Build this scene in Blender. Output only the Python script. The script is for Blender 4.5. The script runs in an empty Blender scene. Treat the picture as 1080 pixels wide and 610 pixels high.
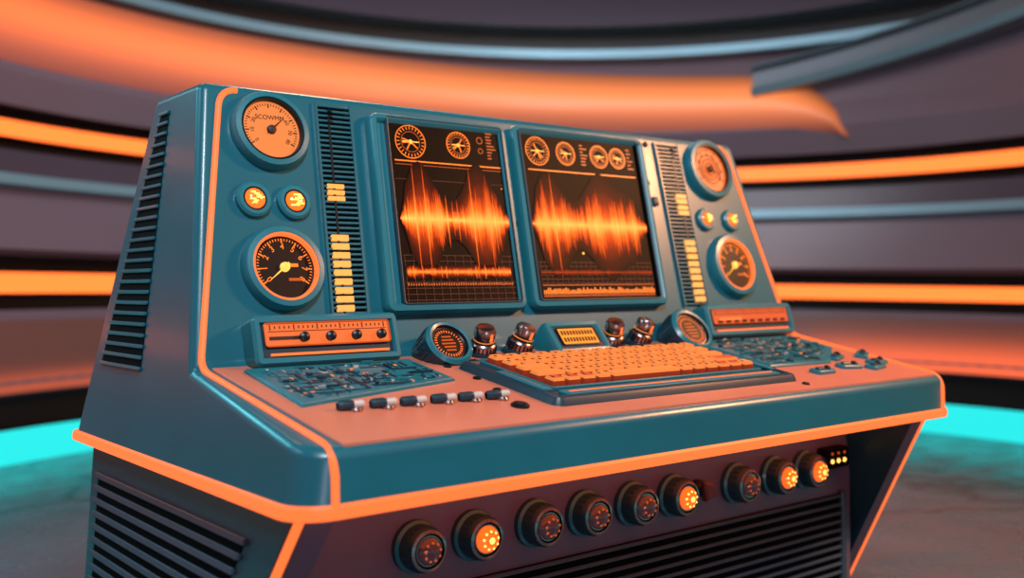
import bpy, bmesh, math, random
from mathutils import Matrix, Vector
random.seed(4)
scn=bpy.context.scene
scn.view_settings.view_transform='Standard'
PI=math.pi
# ------------------------------------------------------------------ materials
def lin(c): return tuple(((x/255)/12.92 if x/255<=.04045 else ((x/255+.055)/1.055)**2.4) for x in c)
MATS={}
def mat(name,rgb,rough=.5,metal=0,emit=None,es=0,noise=0,nscale=8,bump=0,coat=0,spec=.5):
    m=bpy.data.materials.new(name); m.use_nodes=True; nt=m.node_tree; b=nt.nodes['Principled BSDF']
    c=(*lin(rgb),1)
    b.inputs['Base Color'].default_value=c; b.inputs['Roughness'].default_value=rough; b.inputs['Metallic'].default_value=metal
    b.inputs['Coat Weight'].default_value=coat; b.inputs['Coat Roughness'].default_value=.12; b.inputs['Specular IOR Level'].default_value=spec
    if emit: b.inputs['Emission Color'].default_value=(*lin(emit),1); b.inputs['Emission Strength'].default_value=es
    if noise or bump:
        tc=nt.nodes.new('ShaderNodeTexCoord'); n=nt.nodes.new('ShaderNodeTexNoise'); n.inputs['Scale'].default_value=nscale; n.inputs['Detail'].default_value=6
        nt.links.new(tc.outputs['Object'],n.inputs['Vector'])
        if noise:
            mp=nt.nodes.new('ShaderNodeMapRange'); mp.inputs[3].default_value=1-noise; mp.inputs[4].default_value=1+noise
            nt.links.new(n.outputs['Fac'],mp.inputs[0])
            mx=nt.nodes.new('ShaderNodeVectorMath'); mx.operation='SCALE'; mx.inputs[0].default_value=c[:3]
            nt.links.new(mp.outputs[0],mx.inputs['Scale']); nt.links.new(mx.outputs[0],b.inputs['Base Color'])
        if bump:
            n2=nt.nodes.new('ShaderNodeTexNoise'); n2.inputs['Scale'].default_value=300; nt.links.new(tc.outputs['Object'],n2.inputs['Vector'])
            bp=nt.nodes.new('ShaderNodeBump'); bp.inputs['Strength'].default_value=bump; bp.inputs['Distance'].default_value=.001
            nt.links.new(n2.outputs['Fac'],bp.inputs['Height']); nt.links.new(bp.outputs[0],b.inputs['Normal'])
    MATS[name]=m; return m
TEAL=mat('teal_paint',(18,98,116),.34,noise=.15,nscale=6,bump=.12,coat=.15)
TEAL2=mat('teal_panel',(26,112,130),.36,noise=.12,nscale=9,bump=.15,coat=.12)
TEALD=mat('teal_dark',(14,52,68),.4)
SLATE=mat('slate_mauve',(98,80,102),.42,noise=.12,nscale=5,bump=.25)
SLATE2=mat('slate_side',(46,66,84),.42,noise=.12,nscale=5)
BLACK=mat('vent_black',(3,4,7),.8,spec=.1)
SCREEN=mat('screen_glass',(3,1,2),.5,spec=.08)
DESK=mat('salmon_desk',(204,122,98),.34,noise=.16,nscale=5,bump=.2)
METAL=mat('brushed_metal',(170,150,150),.25,1)
DMETAL=mat('dark_metal',(40,48,58),.35,.8)
TRIM=mat('orange_trim',(120,36,14),.5,emit=(255,114,52),es=1.3)
BAR=mat('yellow_bar',(150,90,40),.4,emit=(255,176,84),es=1.0)
ORANGE=mat('orange_emit',(120,40,10),.4,emit=(255,125,30),es=1.3)
DORANGE=mat('orange_dim',(100,40,10),.4,emit=(235,95,25),es=.6)
YEL=mat('yellow_emit',(120,80,30),.4,emit=(255,190,80),es=1.4)
FACE=mat('gauge_face_peach',(110,50,22),.45,emit=(255,142,66),es=.80)
FACE2=mat('gauge_face_orange',(120,44,20),.45,emit=(255,118,52),es=.80)
FACED=mat('gauge_face_dark',(14,5,5),.35)
INK=mat('gauge_ink',(40,12,8),.6)
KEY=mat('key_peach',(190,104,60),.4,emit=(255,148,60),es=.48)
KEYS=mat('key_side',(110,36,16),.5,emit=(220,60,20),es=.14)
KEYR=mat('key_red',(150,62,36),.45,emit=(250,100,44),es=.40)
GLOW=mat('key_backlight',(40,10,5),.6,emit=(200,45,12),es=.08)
PALE=mat('switch_pale',(200,190,185),.35)
LCD=mat('lcd_orange',(160,90,24),.4,emit=(255,150,36),es=.9)
LENSD=mat('lens_dark',(60,55,75),.12,coat=1,emit=(120,50,40),es=.12)
LENSO=mat('lens_orange',(255,110,30),.12,coat=1,emit=(255,90,20),es=1.4)
LENSY=mat('lens_core',(255,210,110),.2,emit=(255,200,90),es=2.2)
LINE=mat('grid_line',(30,10,8),.6,emit=(140,52,24),es=.22)
# ------------------------------------------------------------------ builder
ROOT=bpy.data.objects.new('control_console',None); scn.collection.objects.link(ROOT)
class Part:
    def __init__(s,name,parent=ROOT): s.name=name;s.v=[];s.f=[];s.m=[];s.ms=[];s.parent=parent
    def mi(s,m):
        if m not in s.ms: s.ms.append(m)
        return s.ms.index(m)
    def add(s,M,vs,fs,m):
        o=len(s.v); s.v+= [tuple(M@Vector(v)) for v in vs]
        for k,f in enumerate(fs):
            s.f.append([i+o for i in f]); s.m.append(s.mi(m[k] if isinstance(m,list) else m))
    def box(s,M,c,d,m,bev=0,seg=2):
        bm=bmesh.new(); bmesh.ops.create_cube(bm,size=1)
        for v in bm.verts: v.co=Vector((v.co.x*d[0]+c[0],v.co.y*d[1]+c[1],v.co.z*d[2]+c[2]))
        if bev: bmesh.ops.bevel(bm,geom=bm.edges[:],offset=bev,segments=seg,affect='EDGES',profile=.5)
        bm.verts.index_update()
        s.add(M,[v.co.copy() for v in bm.verts],[[v.index for v in f.verts] for f in bm.faces],m); bm.free()
    def loft(s,M,rings,mats,cap=True,capmat=None,cap0=None):
        n=len(rings[0]); vs=[p for r in rings for p in r]; fs=[];ms=[]
        for k in range(len(rings)-1):
            for i in range(n):
                j=(i+1)%n
                fs.append([k*n+i,k*n+j,(k+1)*n+j,(k+1)*n+i]); ms.append(mats[k] if isinstance(mats,list) else mats)
        if cap: fs.append([(len(rings)-1)*n+i for i in range(n)]); ms.append(capmat or (mats[-1] if isinstance(mats,list) else mats))
        if cap0: fs.append([i for i in range(n)][::-1]); ms.append(cap0)
        s.add(M,vs,fs,ms)
    def lathe(s,M,c,prof,mats,seg=36,capmat=None,cap=True):
        rings=[[(c[0]+r*math.cos(2*PI*i/seg),c[1]+r*math.sin(2*PI*i/seg),(c[2] if len(c)>2 else 0)+z) for i in range(seg)] for r,z in prof]
        s.loft(M,rings,mats,cap,capmat)
    def rrect(s,M,cx,cy,w,h,rad,prof,mats,capmat=None,n=5,z0=0):
        rings=[]
        for ins,z in prof:
            ww=w/2-ins;hh=h/2-ins;r=max(min(rad-ins,ww,hh),.0008);L=[]
            for q,(sx,sy) in enumerate(((1,1),(-1,1),(-1,-1),(1,-1))):
                for k in range(n):
                    a=q*PI/2+k/(n-1)*PI/2
                    L.append((cx+sx*(ww-r)+r*math.cos(a),cy+sy*(hh-r)+r*math.sin(a),z0+z))
            rings.append(L)
        s.loft(M,rings,mats,True,capmat)
    def prism(s,M,poly,z0,z1,m,ins=0.0):
        c=Vector((sum(p[0] for p in poly)/len(poly),sum(p[1] for p in poly)/len(poly)))
        def sh(p,t):
            d=c-Vector(p); return tuple(Vector(p)+d.normalized()*t)
        r=[[(*p,z0) for p in poly],[(*p,z1-ins) for p in poly]]
        if ins: r.append([(*sh(p,ins*1.4),z1) for p in poly])
        s.loft(M,r,m,True,None,m)
    def finish(s,smooth=35):
        me=bpy.data.meshes.new(s.name); me.from_pydata(s.v,[],s.f)
        for m in s.ms: me.materials.append(m)
        me.polygons.foreach_set('material_index',s.m)
        me.polygons.foreach_set('use_smooth',[True]*len(s.f)); me.update()
        me.set_sharp_from_angle(angle=math.radians(smooth))
        o=bpy.data.objects.new(s.name,me); scn.collection.objects.link(o)
        if s.parent: o.parent=s.parent
        return o
def frame(o,ex,ey):
    ex=Vector(ex).normalized(); ey=Vector(ey).normalized(); ez=ex.cross(ey)
    M=Matrix.Identity(4)
    for i,a in enumerate((ex,ey,ez)):
        for k in range(3): M[k][i]=a[k]
    for k in range(3): M[k][3]=o[k]
    return M
I4=Matrix.Identity(4)
PAN=frame((0,.537,.21),(1,0,0),(0,.178,.64))
DSK=frame((0,0,.107),(1,0,0),(0,.537,.103))
FRT=frame((0,.30,0),(1,0,0),(0,0,1))
def text(body,M,x,y,z,size,m,rot=0,name='label'):
    cu=bpy.data.curves.new(name,'FONT'); cu.body=body; cu.size=size; cu.align_x='CENTER'; cu.align_y='CENTER'; cu.extrude=.0004
    cu.materials.append(m); o=bpy.data.objects.new(name,cu); scn.collection.objects.link(o); o.parent=ROOT
    o.matrix_local=M@Matrix.Translation((x,y,z))@Matrix.Rotation(rot,4,'Z'); return o
def rotz(M,x,y,z,a): return M@Matrix.Translation((x,y,z))@Matrix.Rotation(a,4,'Z')
# ------------------------------------------------------------------ hood body
def W(z): return .93+.15*(.85-z)
prof=[(0,-.012),(0,.107),(.537,.21),(.715,.85),(1.0,.85),(1.26,-.012)]
bm=bmesh.new()
Lv=[bm.verts.new((-W(z),y,z)) for y,z in prof]; Rv=[bm.verts.new((W(z),y,z)) for y,z in prof]
n=len(prof)
bm.faces.new(Lv[::-1]); bm.faces.new(Rv)
for i in range(n): bm.faces.new((Lv[i],Lv[(i+1)%n],Rv[(i+1)%n],Rv[i]))
bm.normal_update()
ve=[e for e in bm.edges if set(e.verts) in ({Lv[0],Lv[1]},{Rv[0],Rv[1]})]
bmesh.ops.bevel(bm,geom=ve,offset=.07,segments=5,affect='EDGES',profile=.5)
bmesh.ops.recalc_face_normals(bm,faces=bm.faces)
me=bpy.data.meshes.new('hood_body'); bm.to_mesh(me); bm.free(); me.materials.append(TEAL)
hood=bpy.data.objects.new('hood_body',me); scn.collection.objects.link(hood); hood.parent=ROOT
for p in me.polygons: p.use_smooth=True
bv=hood.modifiers.new('bev','BEVEL'); bv.width=.02; bv.segments=4; bv.limit_method='ANGLE'; bv.angle_limit=math.radians(25); bv.harden_normals=True
# desk plate
P=Part('desk_surface')
P.prism(DSK,[(-.965,.012),(.965,.012),(.985,.545),(-.985,.545)],-.004,.004,DESK,.002)
P.finish()
# ------------------------------------------------------------------ orange trims
def tube(name,pts,r,m,cyc=False):
    cu=bpy.data.curves.new(name,'CURVE'); cu.dimensions='3D'; cu.bevel_depth=r; cu.bevel_resolution=3
    sp=cu.splines.new('POLY'); sp.points.add(len(pts)-1)
    for q,p in zip(sp.points,pts): q.co=(*p,1)
    sp.use_cyclic_u=cyc; cu.materials.append(m)
    o=bpy.data.objects.new(name,cu); scn.collection.objects.link(o); o.parent=ROOT; return o
def arc3(A,B,C,n=6):
    A,B,C=map(Vector,(A,B,C)); return [tuple((1-t)**2*A+2*t*(1-t)*B+t*t*C) for t in [i/n for i in range(n+1)]]
for s in (-1,1):
    pp=lambda u,v,z=.0:tuple(PAN@Vector((s*u,v,z))); dd=lambda x,y,z=.0:tuple(DSK@Vector((s*x,y,z)))
    pts=arc3(pp(.845,.650),pp(.884,.650),pp(.893,.61))
    pts+=arc3(pp(1.000,.03),pp(1.006,.0),dd(1.004,.50),5)
    pts+=arc3(dd(.992,.05),(s*.992,-.000,.110),(s*.988,-.000,.06),8)
    pts+=[(s*.988,-.000,.0)]
    tube('edge_trim_%d'%(1 if s<0 else 2),pts,.0072,TRIM)
# belt around the bottom of the hood
def plan(off,z):
    w=W(z)+off; L=[(-w,1.26)]
    for k in range(7):
        a=PI+k/6*PI/2; L.append((-(w-.07-off)+(.07+off)*math.cos(a),.07+(.07+off)*math.sin(a)))
    return [(x,y,z) for x,y in L]+[(-x,y,z) for x,y in L[::-1]]
P=Part('belt_trim')
P.loft(I4,[plan(-.01,-.014),plan(.003,-.012),plan(.006,-.006),plan(.006,.009),plan(.002,.014),plan(-.01,.015)],TRIM,True,TRIM,TRIM)
P.finish()
# ------------------------------------------------------------------ gauges
def gauge(name,u,v,r,style):
    P=Part(name); D=style=='dark'; fc=FACED if D else (FACE2 if style=='rings' else FACE)
    P.lathe(PAN,(u,v),[(r*1.04,0),(r*1.02,.016),(r*.97,.026),(r*.84,.028),(r*.80,.009)],TEAL2,48,cap=False)
    if D: P.lathe(PAN,(u,v),[(r*.84,.016),(r*.83,.027),(r*.78,.027),(r*.76,.010)],TRIM,48,cap=False)
    else: P.lathe(PAN,(u,v),[(r*.83,.016),(r*.82,.026),(r*.78,.026),(r*.76,.010)],DMETAL,48,cap=False)
    P.lathe(PAN,(u,v),[(r*.82,.009),(r*.80,.0135)],fc,48)
    ink=ORANGE if D else INK
    nt=41
    for i in range(nt):
        a=math.radians(-125+250*i/(nt-1)); big=i%5==0; L=r*(.11 if big else .055)
        P.box(rotz(PAN,u,v,.0142,-a),(0,r*.70-L/2,0),(r*(.03 if big else .016),L,.0012),ink)
    for i in range(9):
        if style=='peach' and i in (3,4,5): continue
        a=math.radians(-125+250*i/8)
        text(str(i*10) if not D else str(i),PAN,u+r*.50*math.sin(a),v+r*.50*math.cos(a),.0142,r*(.14 if not D else .2),ink,-a,'dial_number')
    if style=='rings':
        for q in (.22,.38,.5):
            P.lathe(PAN,(u,v),[(r*q,.0136),(r*q,.0155),(r*(q-.03),.0155),(r*(q-.03),.0136)],INK,36,FACE2)
    na={'peach':48,'dark':232,'rings':110}.get(style,60)
    M=rotz(PAN,u,v,.017,-math.radians(na))
    col=YEL if D else INK
    P.add(M,[(-r*.035,-r*.16,0),(r*.035,-r*.16,0),(r*.006,r*.5,0),(-r*.006,r*.5,0),(0,0,.003)],[[0,1,4],[1,2,4],[2,3,4],[3,0,4]],col)
    P.lathe(PAN,(u,v),[(r*.12,.014),(r*.11,.021),(r*.05,.023)],YEL if D else INK,20)
    if D:
        P.box(PAN,(u+r*.22,v-r*.3,.0142),(r*.3,r*.07,.001),DORANGE); P.box(PAN,(u+r*.2,v+r*.05,.0142),(r*.3,r*.08,.001),ORANGE)
    P.finish()
gauge('pressure_gauge_1',-.778,.553,.093,'peach')
gauge('pressure_gauge_2',-.791,.22,.096,'dark')
gauge('pressure_gauge_3',.768,.560,.100,'rings')
gauge('pressure_gauge_4',.782,.233,.102,'dark')
text('SCOWMM',PAN,-.778,.583,.0145,.016,INK)
# small lamps
def plamp(name,u,v,r):
    P=Part(name)
    P.lathe(PAN,(u,v),[(r,0),(r*.98,.010),(r*.85,.015),(r*.66,.015),(r*.62,.008)],TEAL2,32)
    P.lathe(PAN,(u,v),[(r*.66,.008),(r*.62,.014),(r*.55,.014)],DMETAL,28)
    P.lathe(PAN,(u,v),[(r*.58,.013),(r*.48,.018),(r*.25,.022),(r*.06,.023)],LENSO,24)
    for k in range(7): P.box(PAN,(u+random.uniform(-.25,.25)*r,v+(-.3+.1*k)*r,.0225),(r*random.uniform(.2,.5),r*.06,.003),LENSY)
    P.finish()
plamp('indicator_lamp_1',-.840,.382,.043); plamp('indicator_lamp_2',-.741,.380,.043)
plamp('indicator_lamp_3',.700,.388,.038); plamp('indicator_lamp_4',.826,.389,.038)
# ------------------------------------------------------------------ slotted level-meter strips
def strip(name,ut,ub,w,uo,bars):
    P=Part(name)
    S=Matrix.Identity(4); sh=(ut-ub)/.52; S[0][1]=sh; S[0][3]=ub-sh*.111
    M=PAN@S
    P.box(M,(w/2,.372,.0005),(w,.53,.002),BLACK)
    n=40
    for i in range(n+1):
        v=.111+.522*i/n
        P.box(M,(w/2,v,.004),(w,.0058,.009),TEAL,.001,1)
    for x in (-.003,w+.003): P.box(M,(x,.372,.004),(.006,.535,.010),TEAL)
    for a,b,k in bars:
        for i in range(k):
            h=(b-a)/k
            P.box(M,(uo,a+h*(i+.5),.007),(.045,h*.70,.008),BAR,.001,1)
    P.box(M,(uo-.004,.345,.006),(.006,.52,.006),DMETAL)
    for vv in (.60,.615,.63): P.box(M,(uo+.0,vv-.01,.009),(.012,.006,.008),DMETAL,.001,1)
    P.finish()
strip('level_meter_1',-.645,-.680,.088,.032,[(.112,.305,9),(.385,.432,3)])
strip('level_meter_2',.540,.520,.100,.070,[(.114,.318,9),(.395,.470,4)])
# ------------------------------------------------------------------ monitors
def colmesh(name,verts,faces,cols,M):
    me=bpy.data.meshes.new(name); me.from_pydata([tuple(M@Vector(v)) for v in verts],[],faces)
    at=me.color_attributes.new('col','FLOAT_COLOR','POINT')
    for i,c in enumerate(cols): at.data[i].color=(*c,1)
    me.materials.append(WAVE); o=bpy.data.objects.new(name,me); scn.collection.objects.link(o); o.parent=ROOT
WAVE=bpy.data.materials.new('wave_phosphor'); WAVE.use_nodes=True; nt=WAVE.node_tree
b=nt.nodes['Principled BSDF']; a=nt.nodes.new('ShaderNodeAttribute'); a.attribute_name='col'
nt.links.new(a.outputs['Color'],b.inputs['Emission Color']); b.inputs['Emission Strength'].default_value=1.1; b.inputs['Base Color'].default_value=(.001,.0004,.0006,1); b.inputs['Roughness'].default_value=.5; b.inputs['Specular IOR Level'].default_value=.08
def cr(t):
    st=[(0,(.000,.000,.000)),(.2,(.13,.008,.001)),(.45,(.85,.07,.006)),(.75,(1.25,.22,.014)),(1,(1.7,.72,.13))]
    for (a,ca),(b,cb) in zip(st,st[1:]):
        if t<=b: k=(t-a)/(b-a); return tuple(x+(y-x)*k for x,y in zip(ca,cb))
    return st[-1][1]
def wave(name,M,u0,u1,vc,amp,env,n,z,halo=True,hot=1.0):
    vs=[];fs=[];cs=[]
    if halo:
        N=80; lv=[-1.5,-1.0,-.65,-.35,0,.35,.65,1.0,1.5]; cc=[0,.10,.24,.42,.78,.42,.24,.10,0]
        for i in range(N+1):
            t=i/N; e=env(t)*amp
            for l,c in zip(lv,cc): vs.append((u0+(u1-u0)*t,vc+l*e,z)); cs.append(cr(c))
        for i in range(N):
            for k in range(8): a=i*9+k; fs.append([a,a+9,a+10,a+1])
    w=(u1-u0)/n; coarse=[random.random() for _ in range(n//5+3)]
    for i in range(n):
        t=(i+.5)/n; e=env(t)*amp
        q=i/5; k0=int(q); cn=coarse[k0]*(1-q+k0)+coarse[k0+1]*(q-k0)
        g=(.42+.70*cn)*(.55+.58*random.random())
        if random.random()<.08: g=1.1+.3*random.random()
        h=e*g*1.25; hd=h*random.uniform(.8,1.12)
        u=u0+(u1-u0)*t; o=len(vs); br=random.uniform(.74,1)*hot
        for y,c,wf in ((-hd,.32,.12),(-hd*.80,.50,.40),(-hd*.45,.72,.5),(0,1,.5),(h*.45,.72,.5),(h*.80,.50,.40),(h,.32,.12)):
            ww=w*wf; k=br if abs(c)<.9 else max(br,.9*hot)
            vs+=[(u-ww,vc+y,z+.0006),(u+ww,vc+y,z+.0006)]; cs+=[cr(c*k)]*2
        for k in range(6): a=o+2*k; fs.append([a,a+1,a+3,a+2])
    colmesh(name,vs,fs,cs,M)
def shear(uc,vc,sh):
    S=Matrix.Identity(4); S[0][1]=sh; S[0][3]=-sh*vc; return PAN@S
def ringline(P,M,u,v,r,z,m,w=.0018,seg=32): P.lathe(M,(u,v,z),[(r,0),(r,.0006),(r-w,.0006),(r-w,0)],m,seg,cap=False)
MS=shear(0,.36,.066)
def monitor(name,u0,u1,v0,v1,su0,su1,sv0,sv1):
    P=Part(name); cx=(u0+u1)/2; cy=(v0+v1)/2
    P.rrect(MS,cx,cy,u1-u0,v1-v0,.024,[(0,0),(0,.02),(.005,.028),(.016,.030),(.021,.026),(.026,.018)],TEAL2)
    sx=(su0+su1)/2; sy=(sv0+sv1)/2
    P.rrect(MS,sx,sy,su1-su0+.014,sv1-sv0+.014,.012,[(0,.016),(0,.028),(.003,.031),(.006,.030),(.008,.021)],[TEALD,TEALD,TEALD,BLACK],SCREEN)
    return P
Z=.0215
P=monitor('monitor_1',-.530,-.100,.104,.624,-.478,-.120,.128,.610)
def hl(P,u0,u1,v,m,w=.0016): P.box(MS,((u0+u1)/2,v,Z+.0004),(u1-u0,w,.0008),m)
def vl(P,u,v0,v1,m,w=.0014): P.box(MS,(u,(v0+v1)/2,Z+.0004),(w,v1-v0,.0008),m)
def scrdial(P,u,v,r,k):
    ringline(P,MS,u,v,r,Z,ORANGE,.0022); ringline(P,MS,u,v,r*.62,Z,DORANGE,.0014)
    for i in range(24):
        P.box(rotz(MS,u,v,Z+.0008,i*PI/12),(0,r*.82,0),(.0018,r*.18,.0008),ORANGE)
    for i in range(k):
        P.box(rotz(MS,u,v,Z+.001,random.uniform(0,6.28)),(0,r*.3,0),(.003,r*.5,.0008),ORANGE)
    P.box(MS,(u,v,Z+.001),(r*1.1,.0025,.0008),YEL)
    P.lathe(MS,(u,v,Z),[(r*.14,0),(r*.12,.0014)],YEL,14)
def ticks(P,u0,u1,v,n,h,m,jit=0):
    for i in range(n):
        u=u0+(u1-u0)*(i+.5)/n; hh=h*(1-jit*random.random())
        P.box(MS,(u,v+hh/2,Z+.0006),((u1-u0)/n*.5,hh,.0008),m)
scrdial(P,-.412,.553,.046,4); scrdial(P,-.262,.556,.038,5)
ringline(P,MS,-.190,.575,.010,Z,DORANGE); ringline(P,MS,-.19,.545,.008,Z,DORANGE)
for k in range(9): hl(P,-.168,-.168+random.uniform(.01,.035),.525+k*.009,DORANGE,.003)
hl(P,-.465,-.13,.500,ORANGE,.003); hl(P,-.465,-.13,.490,DORANGE,.0012)
for v in (.135,.150,.165,.180,.235,.25,.45): hl(P,-.47,-.13,v,LINE)
for k in range(14): vl(P,-.465+k*.025,.13,.25,LINE)
ticks(P,-.465,-.135,.172,44,.007,DORANGE,.3)
P.box(MS,(-.135,.44,Z+.0005),(.003,.003,.001),ORANGE)
P.finish()
e1=lambda t:(.30+.80*math.exp(-((t-.2)/.15)**2)+.85*math.exp(-((t-.74)/.16)**2))*min(1,t*14+.05)*min(1,(1-t)*10+.3)
wave('waveform_trace_1',MS,-.466,-.124,.345,.094,e1,112,Z+.001)
wave('waveform_trace_2',MS,-.462,-.140,.207,.012,lambda t:1,90,Z+.001,True,.9)
P=monitor('monitor_2',-.078,.443,.106,.634,-.048,.407,.130,.618)
scrdial(P,.012,.562,.043,5); scrdial(P,.118,.562,.036,5); scrdial(P,.250,.562,.036,3); scrdial(P,.325,.562,.033,3)
hl(P,-.03,.39,.505,ORANGE,.003)
for k in range(7): hl(P,.175,.175+random.uniform(.01,.035),.532+k*.010,DORANGE,.003)
for k in range(6): hl(P,.365,.365+random.uniform(.01,.025),.532+k*.012,DORANGE,.003)
for v in (.175,.187,.199,.211,.223,.235): hl(P,-.035,.395,v,LINE,.0018)
for k in range(24): vl(P,-.035+k*.0187,.175,.24,LINE)
hl(P,-.035,.395,.170,DORANGE,.002)
ticks(P,-.035,.395,.145,60,.018,ORANGE,.5); ticks(P,-.035,.395,.137,80,.006,DORANGE)
P.box(MS,(.13,.262,Z+.001),(.006,.006,.001),YEL)
P.finish()
e2=lambda t:(.30+.80*math.exp(-((t-.17)/.14)**2)+.85*math.exp(-((t-.62)/.18)**2)+.3*math.exp(-((t-.85)/.1)**2))*min(1,t*14+.1)*min(1,(1-t)*8+.25)
wave('waveform_trace_3',MS,-.044,.402,.345,.094,e2,134,Z+.001)
wave('waveform_trace_4',MS,-.035,.395,.206,.008,lambda t:1,120,Z+.001,False,.35)
P=Part('panel_screws')
for u,v in ((-.565,.62),(.50,.63),(.472,.50),(-.09,.35)): P.lathe(PAN,(u,v),[(.009,0),(.009,.004),(.006,.006)],DMETAL,16)
P.rrect(PAN,.487,.44,.022,.03,.006,[(0,0),(0,.006),(.003,.008)],TEALD)
P.finish()
# ------------------------------------------------------------------ radio boxes
def rbox(name,u0,u1,v0,v1,red):
    P=Part(name); cx=(u0+u1)/2; cy=(v0+v1)/2; w=u1-u0; h=v1-v0
    P.rrect(PAN,cx,cy,w,h,.014,[(0,-.02),(0,.050),(.006,.058),(.016,.058),(.020,.050)],TEAL2,TEALD)
    P.rrect(PAN,cx,cy+.012,w-.05,h*.48,.008,[(0,.048),(0,.056),(.002,.057),(.004,.054)],[TEALD,DORANGE,DORANGE],KEYR if red else FACE2)
    for k in range(26):
        u=u0+.04+(w-.08)*k/25
        P.box(PAN,(u,cy+.028,.0548),(.0025,.006 if k%5 else .012,.001),INK)
    P.box(PAN,(cx,cy+.019,.0548),(w-.07,.0015,.001),INK)
    P.box(PAN,(cx-.1,cy+.004,.0548),(w*.25,.008,.001),INK if not red else TRIM)
    P.box(PAN,(cx,cy-.032,.056),(w-.07,.005,.004),TRIM)
    for k in range(4 if not red else 0):
        P.lathe(PAN,(cx-.065+k*.065,cy+.004,.055),[(.011,0),(.011,.010),(.006,.013)],DMETAL,18)
    if red:
        for k in range(9): P.box(PAN,(cx-.15+k*.038,cy-.004,.0555),(.02,.007,.002),DMETAL)
    P.finish()
rbox('tuner_box_1',-.906,-.543,-.012,.100,False); rbox('tuner_box_2',.545,.962,-.006,.096,True)
# ------------------------------------------------------------------ dial knobs, knobs, display on the desk
def tilt(x,y,z,deg):
    a=math.radians(deg); return frame((x,y,z),(1,0,0),(0,math.sin(a),math.cos(a)))
def dialknob(name,x,y,z,r):
    P=Part(name); M=tilt(x,y,z,38)
    P.lathe(M,(0,0),[(r*1.0,-.06),(r*1.02,-.01),(r*.98,.012),(r*.86,.020),(r*.76,.018),(r*.72,.006)],[TEALD,TEALD,TEAL2,TEAL2,DMETAL],40,cap=False)
    P.lathe(M,(0,0),[(r*.74,.006),(r*.72,.010),(r*.64,.010),(r*.62,.008),(r*.5,.008)],[METAL,METAL,FACED,FACED],40,FACED)
    for i in range(30): P.box(rotz(M,0,0,.0095,i*PI/15),(0,r*.54,0),(.002,r*.10,.001),TRIM)
    for k in range(-2,3): P.box(M,(0,k*r*.15,.0092),(r*(.62-.1*abs(k)),.004,.001),DORANGE)
    for i in range(28):
        P.box(rotz(M,0,0,-.018,i*2*PI/28),(0,r*1.015,0),(.006,.003,.03),TEALD)
    P.finish()
dialknob('dial_knob_1',-.428,.468,.238,.064); dialknob('dial_knob_2',.432,.468,.240,.074)
def knob(name,x,y,lean):
    P=Part(name); M=DSK@Matrix.Translation((x,y,.003))
    P.lathe(M,(0,0),[(.040,0),(.040,.010),(.032,.014)],TEALD,28)
    M2=M@Matrix.Rotation(math.radians(lean),4,'Y')@Matrix.Rotation(math.radians(14),4,'X')
    P.lathe(M2,(0,0),[(.032,.008),(.033,.034),(.029,.040),(.024,.042),(.024,.050),(.027,.053),(.027,.072),(.022,.080),(.010,.082)],[METAL,METAL,DMETAL,DMETAL,DMETAL,METAL,METAL,METAL],28)
    for i in range(20): P.box(rotz(M2,0,0,.022,i*PI/10),(0,.033,0),(.004,.004,.022),DMETAL)
    P.lathe(M2,(0,0),[(.0275,.046),(.0275,.049)],FACE,24,cap=False)
    P.box(M2,(0,-.0275,.062),(.006,.004,.02),TRIM)
    P.finish()
for i,(x,y,l) in enumerate(((-.300,.512,-8),(-.188,.512,8),(.160,.525,-10),(.262,.525,8))): knob('control_knob_%d'%(i+1),x,y,l)
P=Part('digital_display'); M=tilt(-.008,.470,.236,40)
P.rrect(M,0,0,.200,.112,.014,[(.0,-.07),(0,.0),(.006,.012),(.018,.014),(.022,.008)],TEAL2,TEALD)
P.rrect(M,0,.004,.135,.058,.006,[(0,.006),(0,.012),(.003,.013),(.004,.010)],DMETAL,LCD)
for r in range(2):
    for k in range(11):
        P.box(M,(-.052+k*.0104,.015-r*.022,.0108),(.006,.013,.001),INK)
P.finish()
# ------------------------------------------------------------------ keyboard
P=Part('keyboard')
sk=Matrix.Identity(4); sk[0][1]=-.06; KB=DSK@sk
P.rrect(KB,.0,.25,.83,.335,.02,[(-.006,.002),(0,.014),(.005,.020),(.018,.022),(.024,.016)],TEALD,TEALD)
P.rrect(KB,.0,.285,.73,.262,.012,[(0,.014),(0,.021),(.004,.023),(.008,.010)],TEAL2,GLOW)
rows=5; cols=15; kw=.705/cols; kh=.242/rows
for r in range(rows):
    c=0
    y=.285+.242/2-(r+.5)*kh
    while c<cols:
        span=1
        if r==4 and c==4: span=5
        elif (c==0 and r in(2,3)) or (c==13 and r in(1,2,3)): span=2
        span=min(span,cols-c)
        x=-.3525+(c+span/2)*kw
        mm=KEYR if (r==4 and c in(0,1,2,12)) or (c==13 and r>2) else KEY
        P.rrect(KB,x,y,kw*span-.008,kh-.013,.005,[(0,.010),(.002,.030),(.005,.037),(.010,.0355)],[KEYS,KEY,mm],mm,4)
        if span==1:
            P.box(KB,(x-.005,y+.004,.0358),(.006,.009,.0006),INK)
        c+=span
P.rrect(KB,.0,.118,.74,.034,.008,[(0,.014),(0,.021),(.003,.023)],TEAL2)
P.box(KB,(.0,.118,.0235),(.70,.005,.001),TRIM)
P.box(KB,(-.39,.22,.022),(.025,.16,.006),TEAL2,.002); P.box(KB,(.388,.22,.022),(.02,.16,.006),TEAL2,.002)
P.finish()
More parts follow.
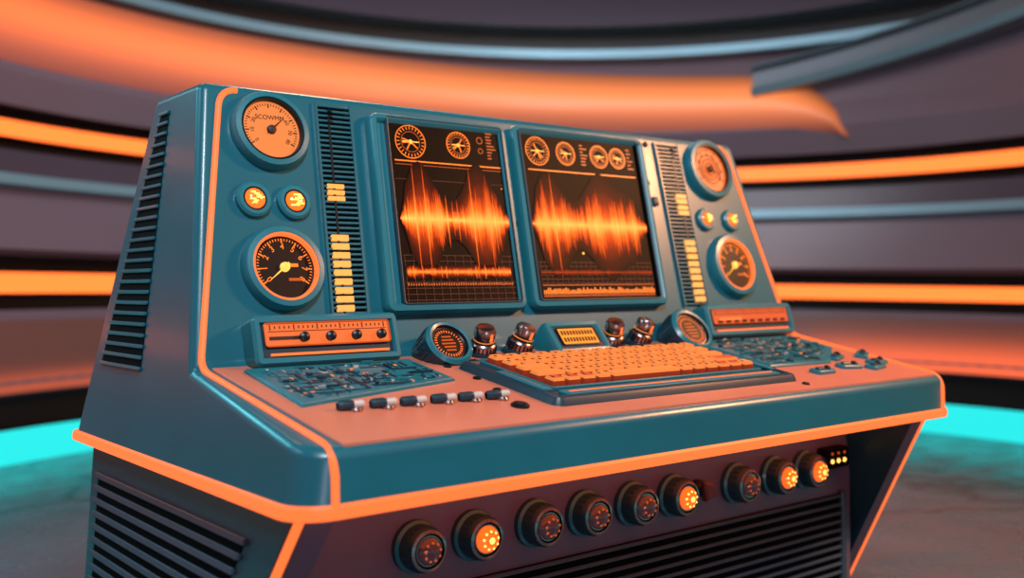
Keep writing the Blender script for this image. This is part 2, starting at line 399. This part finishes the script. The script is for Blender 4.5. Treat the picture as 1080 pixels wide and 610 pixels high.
# ------------------------------------------------------------------ circuit control pads
def pad(name,poly,rx,ry,seed):
    random.seed(seed); P=Part(name)
    P.prism(DSK,poly,.0,.012,TEAL2,.004)
    def inside(x,y):
        n=len(poly)
        for i in range(n):
            a=poly[i];b=poly[(i+1)%n]
            if (b[0]-a[0])*(y-a[1])-(b[1]-a[1])*(x-a[0])<0.014*math.hypot(b[0]-a[0],b[1]-a[1]): return False
        return True
    for k in range(420):
        x=random.uniform(*rx);y=random.uniform(*ry)
        w=random.choice((.006,.012,.03,.06)); h=random.choice((.002,.002,.003,.008))
        if random.random()<.4: w,h=h,w
        if all(inside(x+a*w/2,y+b*h/2) for a in(-1,1) for b in(-1,1)):
            z=random.choice((.0006,.001,.0015,.002)) if random.random()<.92 else .006
            P.box(DSK,(x,y,.0122+z/2),(w,h,z),random.choice((TEALD,TEALD,TEAL2,TEALD,PALE if w*h<.00004 else TEAL2,FACE if w*h<.00005 else TEALD)))
    for k in range(4):
        x=random.uniform(*rx);y=random.uniform(*ry)
        if inside(x,y): P.lathe(DSK,(x,y,.012),[(.011,0),(.011,.004),(.008,.006)],TEALD,20)
    P.finish()
pad('circuit_pad_1',[(-.935,.225),(-.52,.315),(-.525,.492),(-.935,.492)],(-.93,-.53),(.23,.49),3)
pad('circuit_pad_2',[(.455,.205),(.72,.195),(.925,.33),(.925,.492),(.455,.492)],(.46,.92),(.2,.49),8)
# toggle row left
P=Part('toggle_switches')
random.seed(2)
for x,y in ((-.845,.182),(-.775,.178),(-.708,.174),(-.637,.172),(-.572,.168),(-.505,.163)):
    P.lathe(DSK,(x,y,.003),[(.014,0),(.014,.005),(.010,.009)],METAL,18)
    M=DSK@Matrix.Translation((x-.010,y+.003,.015))@Matrix.Rotation(math.radians(-15),4,'Z')@Matrix.Rotation(math.radians(84),4,'Y')
    P.lathe(M,(0,0,-.006),[(.007,-.021),(.010,-.017),(.010,.006),(.006,.014)],TEALD,14)
    P.lathe(M,(0,0,.012),[(.0075,-.006),(.008,.011),(.004,.015)],PALE,12)
P.lathe(DSK,(-.50,.108,.003),[(.020,0),(.020,.005),(.014,.009)],DMETAL,20)
P.finish()
P=Part('lever_switches')
for x,y,a in ((.80,.235,20),(.735,.145,-10),(.90,.16,5),(.94,.235,30),(.58,.125,0),(.83,.12,10)):
    M=rotz(DSK,x,y,.004,math.radians(a))
    P.rrect(M,0,0,.080,.038,.008,[(0,0),(0,.008),(.004,.011)],TEAL2)
    P.lathe(M,(.018,0,.010),[(.009,0),(.009,.006),(.005,.009)],DMETAL,14)
    P.box(M,(-.014,0,.013),(.030,.014,.006),TEALD,.002,1)
P.finish()
P=Part('desk_studs')
for x,y in ((-.47,.225),(-.455,.32),(-.46,.43),(-.30,.43),(.43,.42),(.40,.05),(-.36,.455)):
    P.lathe(DSK,(x,y,.003),[(.010,0),(.010,.004),(.006,.006)],DMETAL,16)
P.box(DSK,(-.405,.46,.006),(.10,.010,.006),DMETAL,.001,1); P.box(DSK,(-.36,.445,.006),(.03,.02,.008),DMETAL,.001,1)
P.finish()
# ------------------------------------------------------------------ side vents (hood)
for s in (-1,1):
    ex=Vector((0,-1,0)) if s<0 else Vector((0,1,0))
    ey=Vector((-s*.15,0,1))
    SD=frame((s*W(0),0,0),ex,ey); k=(-1 if s<0 else 1); sl=math.sqrt(1+.15**2)
    P=Part('side_vent_%d'%(1 if s<0 else 2))
    def yr(z): return 1.235-.302*z-.055
    def yf(z): return .835+.085*(z-.2)
    poly=[(k*yf(.190),.190*sl),(k*yr(.190),.190*sl),(k*yr(.805),.805*sl),(k*yf(.805),.805*sl)]
    if s<0: poly=poly[::-1]
    P.prism(SD,poly,-.01,.0015,BLACK)
    n=24
    for i in range(n+1):
        z=.195+.605*i/n; a,b2=yf(z),yr(z)
        Ms=SD@Matrix.Translation((k*(a+b2)/2,z*sl,.004))@Matrix.Rotation(math.radians(-8),4,'X')
        P.box(Ms,(0,0,0),(abs(b2-a)+.006,.0090,.006),TEAL,.002,1)
    P.finish()
# ------------------------------------------------------------------ pedestal
def XS(z): return 1.02+.16*(-z)
def YF(z): return .055+.57*(-z)
def YB(z): return 1.22-.28*(-z)
zb=-.77; zt=-.014
for s in (-1,1):
    P=Part('pedestal_cheek_%d'%(1 if s<0 else 2)); t=.075
    o=[(s*XS(z),y,z) for z,y in ((zt,YF(zt)+.02),(zt,YB(zt)),(zb,YB(zb)),(zb,YF(zb)+.02))]
    o2=[(s*(XS(z)-.02),y,z) for z,y in ((zt,YF(zt)),(zt,YB(zt)),(zb,YB(zb)),(zb,YF(zb)))]
    i_=[(s*(XS(z)-t),y,z) for z,y in ((zt,YF(zt)),(zt,YB(zt)),(zb,YB(zb)),(zb,YF(zb)))]
    P.loft(I4,[o,o2,i_],[SLATE2,SLATE,],True,TEALD,SLATE2)
    P.finish(20)
    tube('cheek_trim_%d'%(1 if s<0 else 2),[(s*(XS(z)-.006),YF(z)+.004,z) for z in (zt,zb)],.009 if s<0 else .006,TRIM)
    ex=Vector((0,-1,0)) if s<0 else Vector((0,1,0)); k=(-1 if s<0 else 1)
    SL=frame((s*XS(0),0,0),ex,Vector((-s*.16,0,1)))
    P=Part('pedestal_side_vent_%d'%(1 if s<0 else 2))
    f=lambda z:YF(z)+.15; g=lambda z:YB(z)-.06
    poly=[(k*f(-.09),-.09),(k*g(-.09),-.09),(k*g(-.66),-.66),(k*f(-.66),-.66)]
    if s>0: poly=poly[::-1]
    P.prism(SL,poly,-.01,.002,BLACK)
    for i in range(20):
        z=-.09-.57*i/19
        Ms=SL@Matrix.Translation((k*(f(z)+g(z))/2,z*1.012,.006))@Matrix.Rotation(math.radians(-12),4,'X')
        P.box(Ms,(0,0,0),(g(z)-f(z)+.02,.014,.010),SLATE2,.002,1)
    P.finish()
P=Part('pedestal_core')
P.box(I4,(0,.66,(zb+zt)/2),(1.96,.72,zt-zb),SLATE); P.finish()
# front panel louvres
P=Part('front_grille')
P.box(FRT,(.02,-.49,.002),(1.80,.44,.006),BLACK)
for i in range(17):
    z=-.275-.026*i
    Ms=FRT@Matrix.Translation((.02,z,.010))@Matrix.Rotation(math.radians(-20),4,'X')
    P.box(Ms,(0,0,0),(1.80,.010,.010),SLATE2,.002,1)
for x in (-.885,.925): P.box(FRT,(x,-.49,.008),(.02,.46,.02),SLATE2,.003,1)
P.finish()
# front lamps
lx=[-.637,-.485,-.307,-.151,.011,.163,.417,.586,.735]
lit=[0,1,0,0,0,1,0,1,1]
for i,(x,l) in enumerate(zip(lx,lit)):
    P=Part('pilot_lamp_%d'%(i+1)); c=(x,-.172)
    P.lathe(FRT,c,[(.056,0),(.056,.014),(.050,.020),(.048,.050),(.044,.060),(.037,.062),(.035,.050)],[TEALD,TEAL,TEALD,TEALD,METAL,DMETAL],36)
    P.lathe(FRT,c,[(.036,.052),(.033,.060),(.030,.060)],METAL,30)
    P.lathe(FRT,c,[(.031,.056),(.027,.068),(.018,.075),(.006,.078)],LENSO if l else LENSD,28)
    for k in range(18): P.box(rotz(FRT,x,-.172,.036,k*PI/9),(0,.048,0),(.007,.003,.022),TEALD)
    for k in range(9): P.lathe(rotz(FRT,x,-.172,0,k*2*PI/9),(0,.019,.072),[(.003,0),(.003,.003),(.001,.004)],LENSY if l else DORANGE,8)
    P.lathe(FRT,(x,-.172,.076),[(.008,0),(.007,.003),(.002,.005)],LENSY if l else LENSD,12)
    P.finish()
P=Part('indicator_box')
P.rrect(FRT,.866,-.150,.115,.062,.008,[(0,0),(0,.03),(.004,.036)],BLACK)
for k in range(3): P.lathe(FRT,(.835+k*.031,-.158,.035),[(.007,0),(.006,.004),(.003,.006)],LENSY,14)
for k in range(3): P.lathe(FRT,(.835+k*.031,-.135,.035),[(.004,0),(.004,.003)],DORANGE,14)
P.finish()
P=Part('pointer_knob')
P.lathe(FRT,(.262,-.165),[(.022,0),(.022,.02),(.016,.03)],DMETAL,20)
P.prism(FRT,[(.250,-.145),(.262,-.198),(.300,-.185),(.285,-.150)],.02,.045,mat('pointer_knob_brown',(90,40,36),.5),.006)
P.finish()
# ------------------------------------------------------------------ room
RC=Vector((1.532,2.19)); RR=Vector((.781,-.625)); FF=Vector((.625,.781))
ZF=-.77
def rp(phi,off,z):
    b=4.0 if math.sin(phi)>=0 else 8.0
    lat=(3.9+off)*math.cos(phi)
    p=RC+RR*lat+FF*((b+off)*math.sin(phi))
    h=z-.384; dz=-.026*lat*max(0,min(1,(h+.6)/.7))*max(0,min(1,(3.1-h)))
    return (p.x,p.y,z+dz)
MAUVE=mat('wall_mauve',(108,98,112),.26,noise=.08,nscale=1.5)
MAUVE2=mat('wall_mauve_dark',(74,68,82),.26,noise=.08,nscale=1.5)
GAP=mat('wall_gap',(5,8,13),.5)
EDGE=mat('metal_edge_highlight',(118,160,176),.35,.3)  # metal edges; paleness also paints highlights on the ledge and beam lips
SORG=mat('strip_orange',(160,60,20),.4,emit=(255,112,46),es=2.1)
CYAN=mat('strip_cyan',(20,120,120),.4,emit=(34,218,216),es=1.15)
def H(h): return .384+h
bands=[ # (h0,off0,h1,off1,mat)
 (-1.154,.02,-.93,.02,CYAN),(-.93,.02,-.93,.16,GAP),(-.93,.16,-.72,.16,GAP),(-.72,.16,-.72,-.0,EDGE),
 (-.72,-.0,-.69,-.06,MAUVE2),(-.69,-.06,-.62,-.075,MAUVE),(-.62,-.075,-.44,-.0,MAUVE),(-.44,-.0,-.20,.05,MAUVE),(-.20,.05,-.20,.2,GAP),
 (-.20,.2,-.10,.2,GAP),(-.10,.2,-.10,.03,GAP),(-.10,.03,.02,.03,SORG),(.02,.03,.02,.2,GAP),(.02,.2,.12,.2,GAP),
 (.12,.2,.12,-.06,MAUVE2),(.12,-.06,.16,-.10,MAUVE2),(.16,-.10,.56,-.0,MAUVE),(.56,-.0,.58,-.08,EDGE),(.58,-.08,.65,-.06,EDGE),(.65,-.06,.65,.02,GAP),(.65,.02,.82,.06,MAUVE2),(.82,.06,.82,.2,GAP),
 (.82,.2,.90,.2,GAP),(.90,.2,.90,.04,GAP),(.90,.04,1.01,.04,SORG),(1.01,.04,1.01,.2,GAP),(1.01,.2,1.09,.2,GAP),(1.09,.2,1.09,-.06,MAUVE2),
 (1.09,-.06,1.30,-.12,MAUVE),(1.30,-.12,1.50,-.06,MAUVE),(1.50,-.06,1.97,.05,MAUVE),(1.97,.05,1.97,-.1,EDGE),(1.97,-.1,2.04,-.1,EDGE),(2.04,-.1,2.06,.2,GAP),(2.06,.2,2.22,.2,GAP),
 (2.22,.2,2.24,-.1,EDGE),(2.24,-.1,2.9,.0,MAUVE2),(2.9,.0,2.9,.15,GAP),(2.9,.15,3.3,.15,GAP)]
for nm,a0,a1 in (('wall_back',0,PI),('wall_front',PI,2*PI)):
    P=Part(nm,None); N=96
    for h0,o0,h1,o1,m in bands:
        vs=[];fs=[]
        for i in range(N+1):
            a=a0+(a1-a0)*i/N; vs+=[rp(a,o0,H(h0)),rp(a,o1,H(h1))]
        for i in range(N): fs.append([2*i,2*i+1,2*i+3,2*i+2])
        P.add(I4,vs,fs,m)
    P.finish(30)
AE,AB,AR=.90,1.10,.60   # wall angles where the glow band ends / the beam starts / the right side
# orange wall glow painted as emission gradients
WALLGLOW=bpy.data.materials.new('wall_glow_painted'); WALLGLOW.use_nodes=True; nt=WALLGLOW.node_tree; b=nt.nodes['Principled BSDF']
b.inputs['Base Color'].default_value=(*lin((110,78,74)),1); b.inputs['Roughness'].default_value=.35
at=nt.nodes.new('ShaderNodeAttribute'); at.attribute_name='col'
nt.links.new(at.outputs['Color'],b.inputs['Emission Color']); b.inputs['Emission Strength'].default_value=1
def glow_band(name,fn,N=90,K=12):
    vs=[];fs=[];cs=[]
    for i in range(N+1):
        for k in range(K+1):
            p,c=fn(i/N,k/K); vs.append(p); cs.append(c)
    for i in range(N):
        for k in range(K): a=i*(K+1)+k; fs.append([a,a+1,a+K+2,a+K+1])
    me=bpy.data.meshes.new(name); me.from_pydata(vs,[],fs); atr=me.color_attributes.new('col','FLOAT_COLOR','POINT')
    for i,c in enumerate(cs): atr.data[i].color=(*c,1)
    me.materials.append(WALLGLOW); me.polygons.foreach_set('use_smooth',[True]*len(fs))
    o=bpy.data.objects.new(name,me); scn.collection.objects.link(o)
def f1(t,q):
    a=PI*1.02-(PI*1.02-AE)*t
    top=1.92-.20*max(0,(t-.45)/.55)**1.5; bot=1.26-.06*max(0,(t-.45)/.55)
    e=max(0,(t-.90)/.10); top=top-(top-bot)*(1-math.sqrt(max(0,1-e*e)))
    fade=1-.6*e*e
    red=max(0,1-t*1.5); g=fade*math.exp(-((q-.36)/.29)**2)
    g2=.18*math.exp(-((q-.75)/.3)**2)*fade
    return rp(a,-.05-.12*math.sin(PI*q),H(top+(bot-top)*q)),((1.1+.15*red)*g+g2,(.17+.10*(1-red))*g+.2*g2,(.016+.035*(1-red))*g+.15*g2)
glow_band('wall_glow_upper',f1)  # upper orange band, its light falloff painted into the emission
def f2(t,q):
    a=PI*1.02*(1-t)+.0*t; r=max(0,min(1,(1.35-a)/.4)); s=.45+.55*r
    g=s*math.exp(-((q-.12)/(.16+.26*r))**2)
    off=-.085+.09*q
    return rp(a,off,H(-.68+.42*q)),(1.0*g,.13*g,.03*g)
glow_band('wall_glow_lower',f2)  # orange glow over the lower wall panel, painted as emission
# diagonal metal beam on the right of the wall: dark web with two bright lips
BEAM=mat('beam_metal',(92,108,120),.32,.15)
P=Part('trim_2',None)
vs=[];N=30
for i in range(N+1):
    t=i/N; a=AB-(AB-AR*.8)*t
    hb=1.60+.34*t; ht=hb+.22
    for h,off in ((hb-.05,.0),(hb-.03,-.20),(hb+.03,-.24),(hb+.05,-.16),(ht-.05,-.16),(ht-.03,-.24),(ht,-.20),(ht,-.0)): vs.append(rp(a,off,H(h)))
fs=[];ms=[]
for i in range(N):
    for k in range(7):
        fs.append([i*8+k,i*8+k+1,i*8+k+9,i*8+k+8]); ms.append(EDGE if k in (1,5) else BEAM)
fs.append(list(range(8))); ms.append(EDGE)
P.add(I4,vs,fs,ms); P.finish(30)
# floor / ceiling
def disc(name,z,m,off):
    P=Part(name,None); N=128
    L=[rp(2*PI*i/N,off,z) for i in range(N)]
    L=[(x,y,z) for x,y,_ in L]
    P.add(I4,L,[list(range(N)) if name=='floor' else list(range(N))[::-1]],m); return P.finish()
FL=mat('floor_concrete',(64,92,108),.28,noise=.45,nscale=1.6)
nt=FL.node_tree; b=nt.nodes['Principled BSDF']
tc=nt.nodes.new('ShaderNodeTexCoord'); vo=nt.nodes.new('ShaderNodeTexVoronoi'); vo.feature='DISTANCE_TO_EDGE'; vo.inputs['Scale'].default_value=.55
nz=nt.nodes.new('ShaderNodeTexNoise'); nz.inputs['Scale'].default_value=3; ad=nt.nodes.new('ShaderNodeVectorMath'); ad.operation='ADD'
sc=nt.nodes.new('ShaderNodeVectorMath'); sc.operation='SCALE'; sc.inputs['Scale'].default_value=.25
nt.links.new(tc.outputs['Object'],nz.inputs['Vector']); nt.links.new(nz.outputs['Color'],sc.inputs[0]); nt.links.new(sc.outputs[0],ad.inputs[0]); nt.links.new(tc.outputs['Object'],ad.inputs[1]); nt.links.new(ad.outputs[0],vo.inputs['Vector'])
mr=nt.nodes.new('ShaderNodeMapRange'); mr.inputs[1].default_value=0; mr.inputs[2].default_value=.018; nt.links.new(vo.outputs['Distance'],mr.inputs[0])
old=b.inputs['Base Color'].links[0].from_socket
sm=nt.nodes.new('ShaderNodeVectorMath'); sm.operation='SCALE'; nt.links.new(old,sm.inputs[0])
m3=nt.nodes.new('ShaderNodeMapRange'); m3.inputs[3].default_value=.2; m3.inputs[4].default_value=1; nt.links.new(mr.outputs[0],m3.inputs[0]); nt.links.new(m3.outputs[0],sm.inputs['Scale']); nt.links.new(sm.outputs[0],b.inputs['Base Color'])
n4=nt.nodes.new('ShaderNodeTexNoise'); n4.inputs['Scale'].default_value=5; n4.inputs['Detail'].default_value=8; nt.links.new(tc.outputs['Object'],n4.inputs['Vector'])
m4=nt.nodes.new('ShaderNodeMapRange'); m4.inputs[3].default_value=.08; m4.inputs[4].default_value=.45; nt.links.new(n4.outputs['Fac'],m4.inputs[0]); nt.links.new(m4.outputs[0],b.inputs['Roughness'])
disc('floor',ZF,FL,.05); disc('ceiling',H(3.3),MAUVE2,.2)
# ------------------------------------------------------------------ lights
def area(name,loc,tgt,size,power,col):
    L=bpy.data.lights.new(name,'AREA'); L.shape='DISK'; L.size=size; L.energy=power; L.color=col
    o=bpy.data.objects.new(name,L); scn.collection.objects.link(o); o.location=loc
    o.rotation_euler=(Vector(tgt)-Vector(loc)).to_track_quat('-Z','Y').to_euler(); return o
area('unseen_light',(-1.6,-2.2,3.2),(0,.4,.3),.8,142,(.90,.95,1))  # unseen key lamp from above the front
area('unseen_light',(-3.2,1.2,2.8),(-1,.8,.3),.8,18,(.60,.92,1))  # unseen cool lamp toward the console's left side
area('unseen_light',(2.6,-1.2,2.2),(.6,.3,.2),.6,135,(1,.42,.18))  # unseen orange lamp added for a warm tint from the right
area('unseen_light',(.6,2.6,2.6),(0,.6,.8),.6,16,(1,.60,.35))  # unseen warm lamp, brightens the hood's top edge
area('unseen_light',(1.6,3.4,3.5),(2.6,4.8,.6),2.5,95,(.85,.9,1))  # unseen cool lamp aimed at the back wall
area('unseen_light',(3.2,.8,3.3),(4.6,.8,-.2),1.2,34,(1,.45,.22))  # unseen orange lamp added to warm the right wall
area('unseen_light',(-.6,3.0,3.3),(-1.2,4.8,.2),1.2,38,(1,.50,.30))  # unseen orange lamp added to warm the left back wall
area('unseen_light',(-2.4,3.2,2.2),(-2.0,3.0,-.77),1.0,70,(.20,.9,1))  # unseen cyan lamp added to tint the floor at left
area('added_fill',(-1.8,-3.2,-.3),(0,.3,-.2),.8,12,(.95,.85,1))  # fill lamp added behind the camera to lift the lower front
w=bpy.data.worlds.new('w'); scn.world=w; w.use_nodes=True; w.node_tree.nodes['Background'].inputs[0].default_value=(.3,.35,.45,1); w.node_tree.nodes['Background'].inputs[1].default_value=.1
# ------------------------------------------------------------------ camera
yaw,pitch,roll=.675,-.005,-.008
F=Vector((math.sin(yaw)*math.cos(pitch),math.cos(yaw)*math.cos(pitch),math.sin(pitch))); R=Vector((math.cos(yaw),-math.sin(yaw),0)); U=R.cross(F)
R2=R*math.cos(roll)+U*math.sin(roll); U2=-R*math.sin(roll)+U*math.cos(roll)
cd=bpy.data.cameras.new('cam'); co=bpy.data.objects.new('camera',cd); scn.collection.objects.link(co)
M=Matrix.Identity(4)
for i,a in enumerate((R2,U2,-F)):
    for k in range(3): M[k][i]=a[k]
M[0][3],M[1][3],M[2][3]=-1.827,-1.529,.384
co.matrix_world=M
cd.sensor_width=36; cd.lens=36*1077/1080; cd.clip_start=.05
cd.dof.use_dof=True; cd.dof.focus_distance=2.35; cd.dof.aperture_fstop=1.5
scn.camera=co
